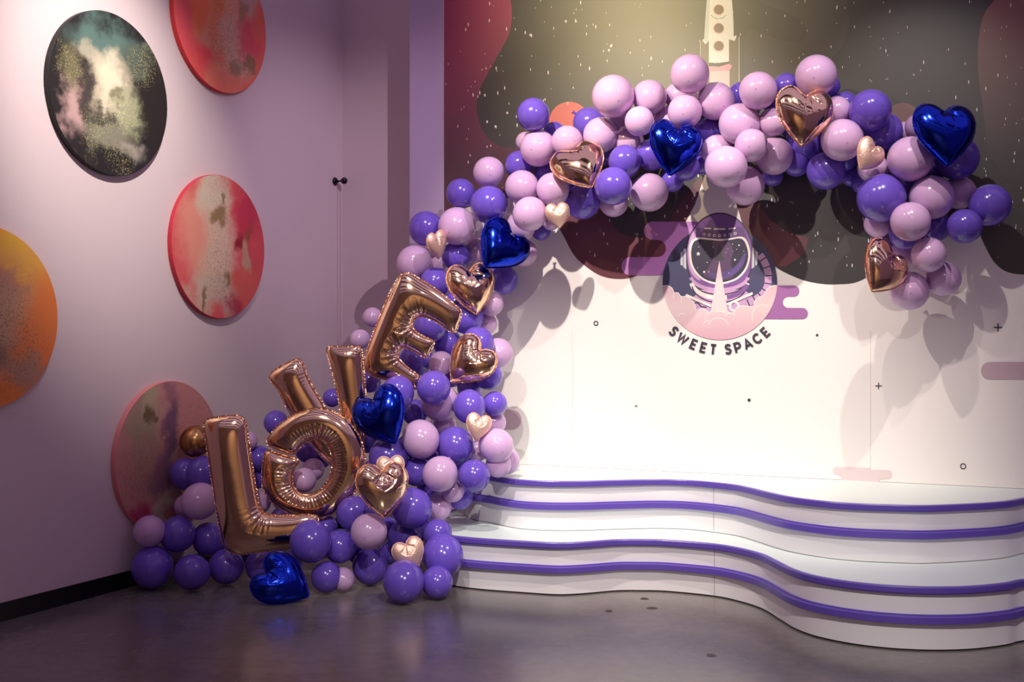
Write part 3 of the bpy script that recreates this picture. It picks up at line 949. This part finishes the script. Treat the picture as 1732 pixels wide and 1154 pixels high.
def seam_mesh(C, width, seed=0, sign=1.0):
    rg = np.random.default_rng(seed)
    t = np.roll(C, -2, 0) - np.roll(C, 2, 0)
    t /= np.linalg.norm(t, axis=1)[:, None] + 1e-9
    nn = np.stack([t[:, 1], -t[:, 0]], 1)
    area = 0.5 * np.sum(C[:, 0] * np.roll(C[:, 1], -1) - np.roll(C[:, 0], -1) * C[:, 1])
    if area < 0:
        nn = -nn
    n = len(C)
    wv = width * (1 + .35 * rg.random(n))
    O = C + nn * wv[:, None]
    I = C - nn * width * .5
    dy = rg.normal(0, width * .25, n)
    v = [(I[i][0], -.0006, I[i][1]) for i in range(n)] + [(O[i][0], dy[i] - .0006, O[i][1]) for i in range(n)]
    v += [(I[i][0], .0006, I[i][1]) for i in range(n)] + [(O[i][0], dy[i] + .0006, O[i][1]) for i in range(n)]
    f = []
    for i in range(n):
        j = (i + 1) % n
        f += [[i, j, n + j, n + i], [2 * n + j, 2 * n + i, 3 * n + i, 3 * n + j], [n + i, n + j, 3 * n + j, 3 * n + i]]
    return v, f


OCC = []          # (world point, half thickness) of foil pieces, used to keep latex balloons clear of them
LAND = []         # landmarks for labels: (px, py, phrase)


def surface(px, py):
    """distance (y) of the garland's front balloons for a place in the picture"""
    r = ray(px, py)
    arch = (WALL - 0.40) / (N.x * r.x + N.y)
    right = 6.75 + (985 - py) / 515 * 1.12
    left = 6.98 + (985 - py) / 515 * 0.55
    k = min(1, max(0, (px - 480) / 130))
    col = left + (right - left) * k
    if px > 880:
        return arch
    t = min(1, max(0, (py - 400) / 130))
    return arch * (1 - t) + col * t


def letter(name, px_poly, cx, cy, y, T, label, phrase, smooth=3, seed=0, lam=.02, rib=.24, reach=.05, res=.0055):
    sc = y / F
    poly = [((x - cx) * sc, (cy - yy) * sc) for x, yy in px_poly]
    if smooth:
        # round the corners a little (Chaikin)
        for _ in range(smooth):
            q = []
            for i in range(len(poly)):
                a, b = np.array(poly[i]), np.array(poly[(i + 1) % len(poly)])
                q += [tuple(a * .8 + b * .2), tuple(a * .2 + b * .8)]
            poly = q
    v, f, C, samp = inflate(poly, res, T, lam, rib, reach, seed)
    o = link(name, mesh(name, v, f), m_gold, None, True)
    o.location = at(cx, cy, y)
    sv, sf = seam_mesh(C, .0055, seed)
    link('seam', mesh('seam', sv, sf), m_goldseam).parent = o
    tag(o, label, 'foil balloon', 'foil letter balloons spelling a word')
    for x, z, h in samp:
        OCC.append((np.array(o.location) + np.array([x, 0, z]), h))
    LAND.append((cx, cy, phrase))
    return o


L_PX = [(344, 719), (349, 709), (380, 704), (406, 703), (416, 713), (421, 752), (427, 792), (437, 854), (448, 871), (480, 872), (519, 871), (537, 872), (540, 893), (534, 915), (483, 928), (430, 935), (404, 938), (384, 933), (374.5, 910), (361, 831), (351, 760)]
O_PX = [(448, 751), (464, 725), (496, 701), (532, 690), (561, 694), (588, 710), (608, 737), (617, 766), (616, 796), (603, 828), (579, 858), (550, 877), (520, 879), (490, 869), (461, 852), (444, 825), (443, 796), (449, 760), (475, 768), (508, 778.5), (500, 788), (494, 802), (495, 822), (505, 835), (523, 838), (544, 828), (557, 810), (563, 790), (561, 766), (552, 749), (538, 741), (517, 747), (504, 760), (497, 770), (472, 761)]
V_PX = [(455, 637), (464, 626), (503, 606), (511, 612), (520, 640), (550, 690), (573, 735), (577, 698), (567, 645), (552, 593), (556, 586), (582, 588), (608, 585), (612, 592), (616, 640), (620, 690), (616, 745), (606, 785), (588, 797), (552, 785), (489, 698), (470, 657), (459, 646)]
E_PX = [(676, 466), (688, 461), (704, 468), (739, 490), (778, 523), (781, 530), (771, 562), (766, 564), (739, 544), (714, 533), (700, 539), (695, 552), (704, 563), (733, 577), (735, 580), (722, 605), (718, 605), (697, 592), (681, 586), (672, 596), (674, 608), (693, 625), (713, 639), (704, 659), (699, 656), (669, 644), (641, 640), (624, 633), (615, 622), (620, 594), (641, 539), (662, 490)]
letter('foil_letter_balloon', L_PX, 425, 830, 6.93, .072, 'rose gold foil letter L leaning left, lowest letter of the word', 'foil letter L', seed=1)
letter('foil_letter_balloon', O_PX, 530, 787, 7.10, .062, 'rose gold foil letter O with a pinched fold on its left side', 'foil letter O', 2, 2, .014, .34, .07)
letter('foil_letter_balloon', V_PX, 560, 690, 7.29, .055, 'rose gold foil letter V, its two arms rising behind the letter O', 'foil letter V', seed=3)
letter('foil_letter_balloon', E_PX, 690, 560, 7.38, .062, 'rose gold foil letter E tilted to the right, topmost letter of the word', 'foil letter E', seed=4)


def heart_outline():
    half = [(0, .335), (.045, .385), (.12, .45), (.23, .49), (.35, .465), (.45, .37), (.5, .22), (.485, .06), (.42, -.1), (.31, -.25), (.18, -.39), (.07, -.49)]
    full = half + [(0, -.54)] + [(-x, y) for x, y in half[:0:-1]]
    return [tuple(p) for p in catmull(full, 8, True)]


HEARTS = {}
for kind, T, lam, rib, reach, res, seed in (('gold', .25, .045, .22, .10, .014, 5), ('gold2', .26, .05, .26, .12, .014, 6), ('blue', .26, .05, .22, .10, .014, 7), ('rose', .24, .09, .30, .16, .022, 8)):
    v, f, C, samp = inflate(heart_outline(), res, T, lam, rib, reach, seed)
    m = {'gold': m_gold, 'gold2': m_gold, 'blue': m_blue, 'rose': m_rose}[kind]
    me = mesh('heart_' + kind, v, f)
    me.materials.append(m)
    me.polygons.foreach_set('use_smooth', [True] * len(me.polygons))
    sv, sf = seam_mesh(C, .017, seed)
    sm = mesh('heart_seam_' + kind, sv, sf)
    sm.materials.append({'gold': m_goldseam, 'gold2': m_goldseam, 'blue': m_blueseam, 'rose': m_rose}[kind])
    HEARTS[kind] = (me, sm, samp)


def heart(kind, px, py, size, roll, yaw, pitch, label, phrase=None, dy=-.10, aspect=1.0, y=None):
    yy = surface(px, py) + dy if y is None else y
    s = size * yy / F
    me, sm, samp = HEARTS[kind]
    o = bpy.data.objects.new('foil_heart_balloon', me)
    o.location = at(px, py, yy)
    R = Matrix.Rotation(math.radians(yaw), 4, 'Z') @ Matrix.Rotation(math.radians(pitch), 4, 'X') @ Matrix.Rotation(math.radians(-roll), 4, 'Y')
    o.rotation_euler = R.to_euler()
    o.scale = (s, s, s * aspect)
    COL.objects.link(o)
    c = bpy.data.objects.new('seam', sm)
    c.parent = o
    COL.objects.link(c)
    tag(o, label, 'foil balloon', 'foil heart balloons in the garland')
    for x, z, h in samp[::2]:
        p = R @ Vector((x * s, 0, z * s * aspect))
        OCC.append((np.array(o.location) + np.array(p), h * s))
    if phrase:
        LAND.append((px, py, phrase))
    return o


heart('blue', 1141, 250, 90, -12, 8, -8, 'royal blue foil heart near the middle of the arch', "blue heart near the arch's middle")
heart('gold', 981, 281, 90, 26, -12, -28, 'rose gold foil heart on the left shoulder of the arch, tip to lower right', "gold heart on the arch's left shoulder")
heart('rose', 943.5, 364, 41, 8, 10, 0, 'small satin rose foil heart below the gold heart on the left side of the arch', None, -.13)
heart('rose', 739, 414, 46, 18, 52, 5, 'small satin rose foil heart seen from its side above the letter E', None, -.13)
heart('blue', 848, 418, 88, -42, 22, -12, 'royal blue foil heart lying aslant on the left end of the arch', "blue heart on the arch's left end")
heart('gold2', 798, 487, 84, 6, 20, -12, 'rose gold foil heart right beside the top of letter E', 'gold heart beside the top of letter E')
heart('gold', 794, 613, 82, -42, -14, -8, 'rose gold foil heart right of the middle of letter E, tip to lower left', 'gold heart right of letter E')
heart('blue', 646, 705, 94, 32, -16, -8, 'royal blue foil heart between letters V and E and the lilac balloons', 'blue heart right of letter V', -.24)
heart('rose', 809, 722, 44, -14, 18, -5, 'small satin rose foil heart at the right edge of the balloon column', None, -.12)
heart('rose', 661, 794, 46, 4, 5, -12, 'small satin rose foil heart half hidden behind the gold heart beside letter O', None, -.14)
heart('gold2', 647, 828, 88, 2, 18, -6, 'rose gold foil heart at the lower right of letter O', 'gold heart beside letter O', -.34)
heart('rose', 693, 938, 53, 22, 10, -5, 'small satin rose foil heart lowest in the garland, between violet balloons', 'lowest small rose heart', -.16)
heart('blue', 478, 984, 92, 56, 20, -28, 'royal blue foil heart resting on the floor at the foot of letter L', 'blue heart on the floor', 0, y=6.63)
heart('gold', 1359.5, 196, 98, -8, 6, -8, 'rose gold foil heart on the top of the arch right of the rocket', "gold heart on the arch's crown", -.14)
heart('rose', 1469, 263, 54, -36, 20, 0, 'small satin rose foil heart between lilac and violet balloons on the arch right side', None, -.12)
heart('blue', 1598, 226, 106, -3, 4, -14, 'large royal blue foil heart on the right shoulder of the arch', "blue heart on the arch's right shoulder", -.12)
heart('gold2', 1494, 455, 90, -38, 26, -8, 'rose gold foil heart at the hanging right end of the arch', "gold heart at the arch's right end", -.12)


# ------------------------------------------------------------------ latex balloons
def latex_mat(name, col, dark, sss=0.0):
    m, nt, b = new_mat(name)
    b.inputs['Roughness'].default_value = 0.16
    b.inputs['Specular IOR Level'].default_value = 0.55
    b.inputs['Subsurface Weight'].default_value = sss
    tc = nt.nodes.new('ShaderNodeTexCoord')
    d = nt.nodes.new('ShaderNodeVectorMath')
    d.operation = 'DISTANCE'
    d.inputs[1].default_value = (0, 0, -1.06)
    nt.links.new(tc.outputs['Object'], d.inputs[0])
    mr = nt.nodes.new('ShaderNodeMapRange')
    mr.inputs['From Min'].default_value = 0.03
    mr.inputs['From Max'].default_value = 0.085
    mr.inputs['To Min'].default_value = 0.45
    mr.inputs['To Max'].default_value = 0.0
    nt.links.new(d.outputs['Value'], mr.inputs['Value'])
    oi = nt.nodes.new('ShaderNodeObjectInfo')
    hs = nt.nodes.new('ShaderNodeHueSaturation')
    vr = nt.nodes.new('ShaderNodeMapRange')
    vr.inputs['To Min'].default_value = 0.90
    vr.inputs['To Max'].default_value = 1.08
    nt.links.new(oi.outputs['Random'], vr.inputs['Value'])
    nt.links.new(vr.outputs[0], hs.inputs['Value'])
    hs.inputs['Color'].default_value = lin(col)
    mx = nt.nodes.new('ShaderNodeMix')
    mx.data_type = 'RGBA'
    nt.links.new(mr.outputs[0], mx.inputs['Factor'])
    nt.links.new(hs.outputs[0], mx.inputs['A'])
    mx.inputs['B'].default_value = lin(dark)
    nt.links.new(mx.outputs['Result'], b.inputs['Base Color'])
    return m


LATEX = {
    'p': latex_mat('violet_latex', (108, 83, 196), (74, 54, 146)),
    'l': latex_mat('lilac_latex', (208, 170, 214), (140, 106, 152)),
    'b': mat('bronze_chrome_latex', (0.55, 0.30, 0.12), 0.25, 1.0, bump=.1, bscale=3),
}
prof = []
for i in range(0, 15):                            # tip (-z) to neck (+z)
    t = math.pi * i / 16
    z = -math.cos(t) * 1.05
    r = math.sin(t)
    if z > 0:
        r *= 1 - .06 * (z ** 2)
        z *= 1.05
    prof.append((max(r, .004), z))
prof += [(.20, 1.08), (.09, 1.15), (.05, 1.2)]
bv, bf = lathe(prof, 32)
kv, kf = lathe([(.05, 1.18), (.075, 1.2), (.085, 1.225), (.06, 1.245), (.05, 1.26), (.10, 1.33), (.115, 1.36), (.10, 1.365), (.03, 1.30)], 12)
BODY, KNOT = {}, {}
for c, m in LATEX.items():
    me = mesh('latex_body_' + c, bv, bf)
    me.materials.append(m)
    me.polygons.foreach_set('use_smooth', [True] * len(me.polygons))
    BODY[c] = me
    me = mesh('latex_knot_' + c, kv, kf)
    me.materials.append(m)
    me.polygons.foreach_set('use_smooth', [True] * len(me.polygons))
    KNOT[c] = me

# x, y, r in picture pixels, colour, layer (-1 before the foil, 0 front, 1 middle, 2 back), optional width stretch
BAL = [
    # arch, left to middle
    (902, 194, 28, 'p', 0), (1037, 163, 36, 'l', 0), (1098.6, 164.5, 29, 'l', 1), (1081.5, 205, 25, 'l', 0), (1166.7, 125, 33, 'l', 0), (1158.4, 188.7, 29, 'l', 0), (1150, 163, 24, 'l', 2), (1130, 205, 26, 'l', 1),
    (1198, 226, 27, 'p', 1), (1016, 228.7, 30, 'l', -.4), (959.3, 239, 26.5, 'l', 0), (998, 210, 28, 'p', 1), (1046, 212, 25, 'l', 2), (910.7, 251, 31, 'l', 0), (889, 240, 17, 'l', 2), (938, 226, 20, 'p', 2), (1062, 240, 28, 'l', 2),
    (1056.8, 273, 28, 'p', 0), (1102, 262, 27, 'p', 1), (1161, 283, 23, 'p', 1), (1137, 305, 20, 'p', 2), (1037, 315, 32, 'p', -1), (1098, 325.6, 32.5, 'l', 1), (1038, 342, 25, 'l', 2), (985, 341, 30, 'p', 1), (878, 279, 24, 'p', 1), (925, 294, 22, 'p', 2),
    (883, 317, 29, 'l', 0), (935, 320.5, 28, 'l', 0), (896, 362, 29, 'l', -1), (879.6, 384, 26, 'l', 1), (827, 292, 27, 'l', 1), (779.8, 327, 25, 'p', 1), (827, 346.4, 32, 'p', -.2), (720.5, 386.6, 29.5, 'p', 1), (773, 382.4, 32, 'l', -.3),
    (771.5, 433, 25, 'p', 1), (701, 445, 30, 'l', 1), (736, 478, 26, 'p', 1), (886, 428, 23, 'l', 2), (806, 425, 22, 'l', 2), (851, 473, 25, 'p', 2), (932, 374, 16, 'l', 2), (915, 390, 17, 'p', 2), (745, 445, 24, 'l', 2), (1020, 260, 22, 'p', 2), (963, 300, 22, 'p', 2),
    # arch, middle to right
    (1210, 171, 32, 'l', 1), (1282.4, 153.5, 32, 'l', 0), (1251, 160, 20, 'p', 2), (1251.4, 210, 35, 'l', 0), (1329.6, 146, 22, 'p', 1), (1313, 178, 21, 'p', 1), (1380.3, 128, 35, 'l', 0), (1402, 146, 19, 'p', 2), (1307.4, 207, 24, 'l', 1), (1415.5, 186, 23, 'l', 1),
    (1424.5, 237, 35.5, 'l', 0), (1270.8, 246, 28, 'l', -.5), (1213, 255, 27, 'l', .2), (1228, 282, 35, 'l', -1), (1308.8, 264, 32, 'l', 1), (1260, 314, 33, 'l', 1), (1360, 240, 31, 'p', 1), (1347, 277, 22, 'p', 2), (1397, 289, 32, 'p', 1), (1430, 268, 22, 'p', 2), (1307, 297, 18, 'p', 2),
    (1440, 300, 16, 'p', 2), (1188, 277, 19, 'p', 2), (1430, 174, 19, 'p', 2), (1471.5, 186.7, 35, 'p', 0), (1494.4, 223, 32.5, 'p', 0), (1540, 269, 38, 'l', 0), (1530, 224, 18, 'l', 2), (1552, 214, 21, 'l', 2), (1618, 267, 37, 'p', 1), (1476, 284, 25, 'l', 1),
    (1462, 308, 22, 'p', 1), (1491, 335, 41, 'p', 0), (1576, 334, 37, 'l', 0), (1622, 326, 28, 'l', 1), (1674, 347, 35, 'p', 1), (1631.7, 383, 29, 'p', 0), (1540, 375, 33, 'l', -.6), (1485, 379, 23, 'l', 1), (1531, 396, 26, 'p', 1), (1583, 383, 25, 'p', 1),
    (1528, 428, 23, 'l', 2), (1570.7, 431, 29, 'l', 0), (1595.5, 471, 29, 'l', 1), (1538, 492, 33, 'l', 0), (1490, 412, 19, 'l', 2), (1535, 312, 22, 'p', 2), (1575, 290, 22, 'p', 2), (1340, 215, 20, 'p', 2), (1235, 175, 20, 'p', 2),
    # column right of the letters
    (790, 538, 28, 'p', 1), (831, 514, 21, 'l', 1), (822, 548, 19, 'l', 1), (808, 581, 28, 'p', 0), (843, 597, 25, 'l', 1), (826, 636, 24, 'p', 1), (746, 615, 21, 'l', 1), (728, 552, 28, 'p', 1), (757, 581, 25, 'p', 1), (704, 609, 28, 'p', 2), (630, 537, 17, 'l', 2), (609, 574, 17, 'l', 1), (625, 646, 19, 'p', 1),
    (673, 664, 28, 'p', -1), (733.5, 656, 29, 'p', -1), (744, 681, 32, 'l', -1), (794, 688, 28, 'p', 0), (837, 683, 21, 'p', 1), (702, 698, 22, 'p', 1), (794, 656, 21, 'p', 1), (711.6, 743, 32, 'l', -.3), (752.6, 719, 20, 'l', 1), (770, 754, 32, 'p', -.1), (836, 715, 20, 'l', 1), (839, 754, 29.5, 'l', -.2),
    (808, 763, 18, 'l', 1), (856, 779, 23, 'l', 1), (843, 786, 22, 'l', 1), (657, 773, 33, 'p', 0), (706, 797, 26, 'p', 1), (744.4, 802, 30, 'l', -.3), (802, 805, 27.5, 'p', 0), (766, 831, 19, 'l', 1), (741, 858, 23, 'l', 1), (778, 840, 22, 'p', 1), (697, 860, 34.5, 'p', 0), (597, 868, 28, 'p', 0), (624, 899.4, 31, 'l', -.6),
    (657, 892, 17, 'p', 1), (684.7, 908.4, 29, 'p', 0), (740, 903, 25, 'p', 1), (749, 940, 35, 'p', 0), (626, 958, 30, 'p', 0), (575.5, 924, 28, 'p', 0), (525, 916, 35, 'p', -1), (552, 892, 19, 'p', 1), (552, 976, 26, 'p', 0), (580, 980, 20, 'l', 1), (682.5, 984, 35, 'p', 0), (739, 985, 27, 'p', 1),
    (660, 935, 20, 'p', 2), (600, 912, 20, 'p', 2), (655, 725, 24, 'p', 2), (690, 640, 20, 'p', 2), (765, 635, 20, 'p', 2), (770, 515, 22, 'p', 2), (745, 520, 22, 'p', 2), (725, 770, 20, 'p', 2), (780, 780, 20, 'p', 2), (640, 860, 22, 'p', 2), (715, 895, 20, 'p', 2), (620, 745, 22, 'p', 2), (630, 800, 22, 'p', 2),
    (690, 755, 20, 'p', 2), (660, 612, 20, 'p', 2), (645, 580, 24, 'p', 2), (725, 825, 20, 'p', 2),
    # left pile
    (257.6, 959.6, 35, 'p', 0), (325, 968, 30, 'p', 0), (382.7, 958, 29.5, 'p', 0), (445, 956, 29, 'p', 0), (252.7, 899, 27, 'l', 1), (300.4, 903.7, 30, 'p', 0), (353, 912, 28, 'p', 1), (338, 848, 31, 'l', 0), (314, 855, 19, 'l', 1), (313.6, 802, 27, 'p', 1), (342, 800, 28, 'p', 0), (331, 747, 27, 'b', 1),
    (420, 746, 16, 'l', 1), (438, 775, 21, 'p', 1), (432, 810, 18, 'p', 2), (467, 715, 21, 'p', 1), (438, 850, 20, 'l', 2), (514, 812, 21, 'l', 1), (530, 794, 19, 'l', 2), (520, 762, 21, 'p', 2), (562, 673, 16, 'p', 2), (540, 770, 24, 'p', 2), (495, 948, 18, 'p', 1), (400, 905, 24, 'p', 2), (295, 935, 16, 'l', 2),
    (565, 845, 24, 'p', 2), (480, 880, 24, 'p', 2), (545, 925, 20, 'p', 2), (605, 935, 18, 'p', 2), (420, 930, 22, 'p', 2), (555, 735, 22, 'p', 2), (480, 840, 22, 'p', 2),
]
PLACED = []       # (centre, radius)


def ok_depth(px, py, r, y):
    p = at(px, py, y)
    R = r * y / F
    if p.z - R < 0.004:
        return None
    if LWN.dot(p - LW) < R + .044:
        return None
    wall = RECESS if p.dot(U) < S_CORNER else WALL
    if wall - p.dot(N) < R + .008:
        return None
    s_, w_ = p.dot(U), WALL - p.dot(N)
    if w_ - .75 * R < np.interp(s_, UP_S, UP_W, left=-9, right=-9) and p.z - R < 2 * TIER + .003:
        return None
    if w_ - .75 * R < np.interp(s_, LOW_S, LOW_W, left=-9, right=-9) and p.z - R < TIER + .003:
        return None
    return p, R


UP_S, UP_W = [p[0] for p in up_c], [p[1] + .03 for p in up_c]
LOW_S, LOW_W = [p[0] for p in low_c], [p[1] + .03 for p in low_c]


def overlap(p, R, foil):
    worst = 0.0
    q = np.array(p)
    for c, rr in PLACED:
        gap = np.linalg.norm(q - c) / (R + rr)
        worst = max(worst, 1 - gap)
    if foil and OCC_P is not None:
        dd = np.linalg.norm(OCC_P - q, axis=1)
        worst = max(worst, float(np.max((R * .97 + OCC_H - dd) / (R + OCC_H))))
    return worst


OCC_P = np.array([c for c, h in OCC])
OCC_H = np.array([h for c, h in OCC])
rb = random.Random(5)
made = []
for px, py, r, c, lay_i in sorted(BAL, key=lambda b: b[4]):
    y0 = surface(px, py) + float(np.interp(lay_i, [-1, 0, 1, 2], [-.16, 0, .11, .24]))
    if py + r > 975:
        y0 = F * EYE / (py + r - CY) - .002      # stands on the floor
        if lay_i > 0 and py + r < 1000:
            y0 = min(y0, 7.2)
    best = None
    y = y0
    while y < y0 + 0.75:
        k = ok_depth(px, py, r, y)
        if k is not None:
            w = overlap(k[0], k[1], lay_i > -.9)
            sc = max(0, w - .035) + (y - y0) * .02
            if best is None or sc < best[0]:
                best = (sc, k, y)
            if w <= .035:
                break
        y += 0.012
    if best is None:
        y = y0
        while y > y0 - .9 and best is None:
            y -= .012
            k = ok_depth(px, py, r, y)
            if k is not None:
                best = (0, k, y)
    if best is None:
        continue
    p, R = best[1]
    PLACED.append((np.array(p), R))
    made.append((px, py, r, c, lay_i, p, R))

# words that single out each balloon: by the nearest foil piece, the side it is on, and its rank there
def side(dx, dy):
    a = math.degrees(math.atan2(-dy, dx)) % 360
    return ['right of', 'upper right of', 'above', 'upper left of', 'left of', 'lower left of', 'below', 'lower right of'][int(((a + 22.5) % 360) // 45)]


info = []
for i, (px, py, r, c, lay_i, p, R) in enumerate(made):
    j = min(range(len(LAND)), key=lambda q: (LAND[q][0] - px) ** 2 + (LAND[q][1] - py) ** 2)
    lx, ly, ph = LAND[j]
    info.append((c, side(px - lx, py - ly), ph, math.hypot(px - lx, py - ly), i))
groups = {}
for c, sd_, ph, dist, i in info:
    groups.setdefault((c, sd_, ph), []).append((dist, i))
ORD = ['nearest', 'second-nearest', 'third-nearest', 'fourth-nearest', 'fifth-nearest', 'sixth-nearest', 'seventh-nearest', 'eighth-nearest', 'ninth-nearest', 'tenth-nearest']
labels = {}
CN = {'p': 'violet', 'l': 'pale lilac', 'b': 'bronze'}
for (c, sd_, ph), lst in groups.items():
    lst.sort()
    for k, (dist, i) in enumerate(lst):
        pre = '' if len(lst) == 1 else ORD[min(k, 9)] + ' '
        labels[i] = '%s%s balloon %s the %s' % (pre, CN[c], sd_, ph)

for i, (px, py, r, c, lay_i, p, R) in enumerate(made):
    o = bpy.data.objects.new('latex_balloon', BODY[c])
    o.location = p
    neck = Vector((rb.uniform(-.45, .45), 1.0, rb.uniform(.1, .8) if c == 'l' else rb.uniform(-.1, .8)))
    for _ in range(60):
        tip = p + neck.normalized() * (1.42 * R)
        wl = RECESS if tip.dot(U) < S_CORNER else WALL
        if wl - tip.dot(N) > .1 * R and LWN.dot(tip - LW) > .1 * R and tip.z > .1 * R:
            break
        neck = Vector((rb.uniform(-1, 1), rb.uniform(-.2, .8), rb.uniform(-.3, 1)))
    o.rotation_euler = neck.to_track_quat('Z', 'Y').to_euler()
    st = rb.uniform(.97, 1.06)
    o.scale = (R, R, R * st)
    COL.objects.link(o)
    k = bpy.data.objects.new('knot', KNOT[c])
    k.parent = o
    COL.objects.link(k)
    tag(o, labels[i], 'balloon', 'latex balloons of the garland')
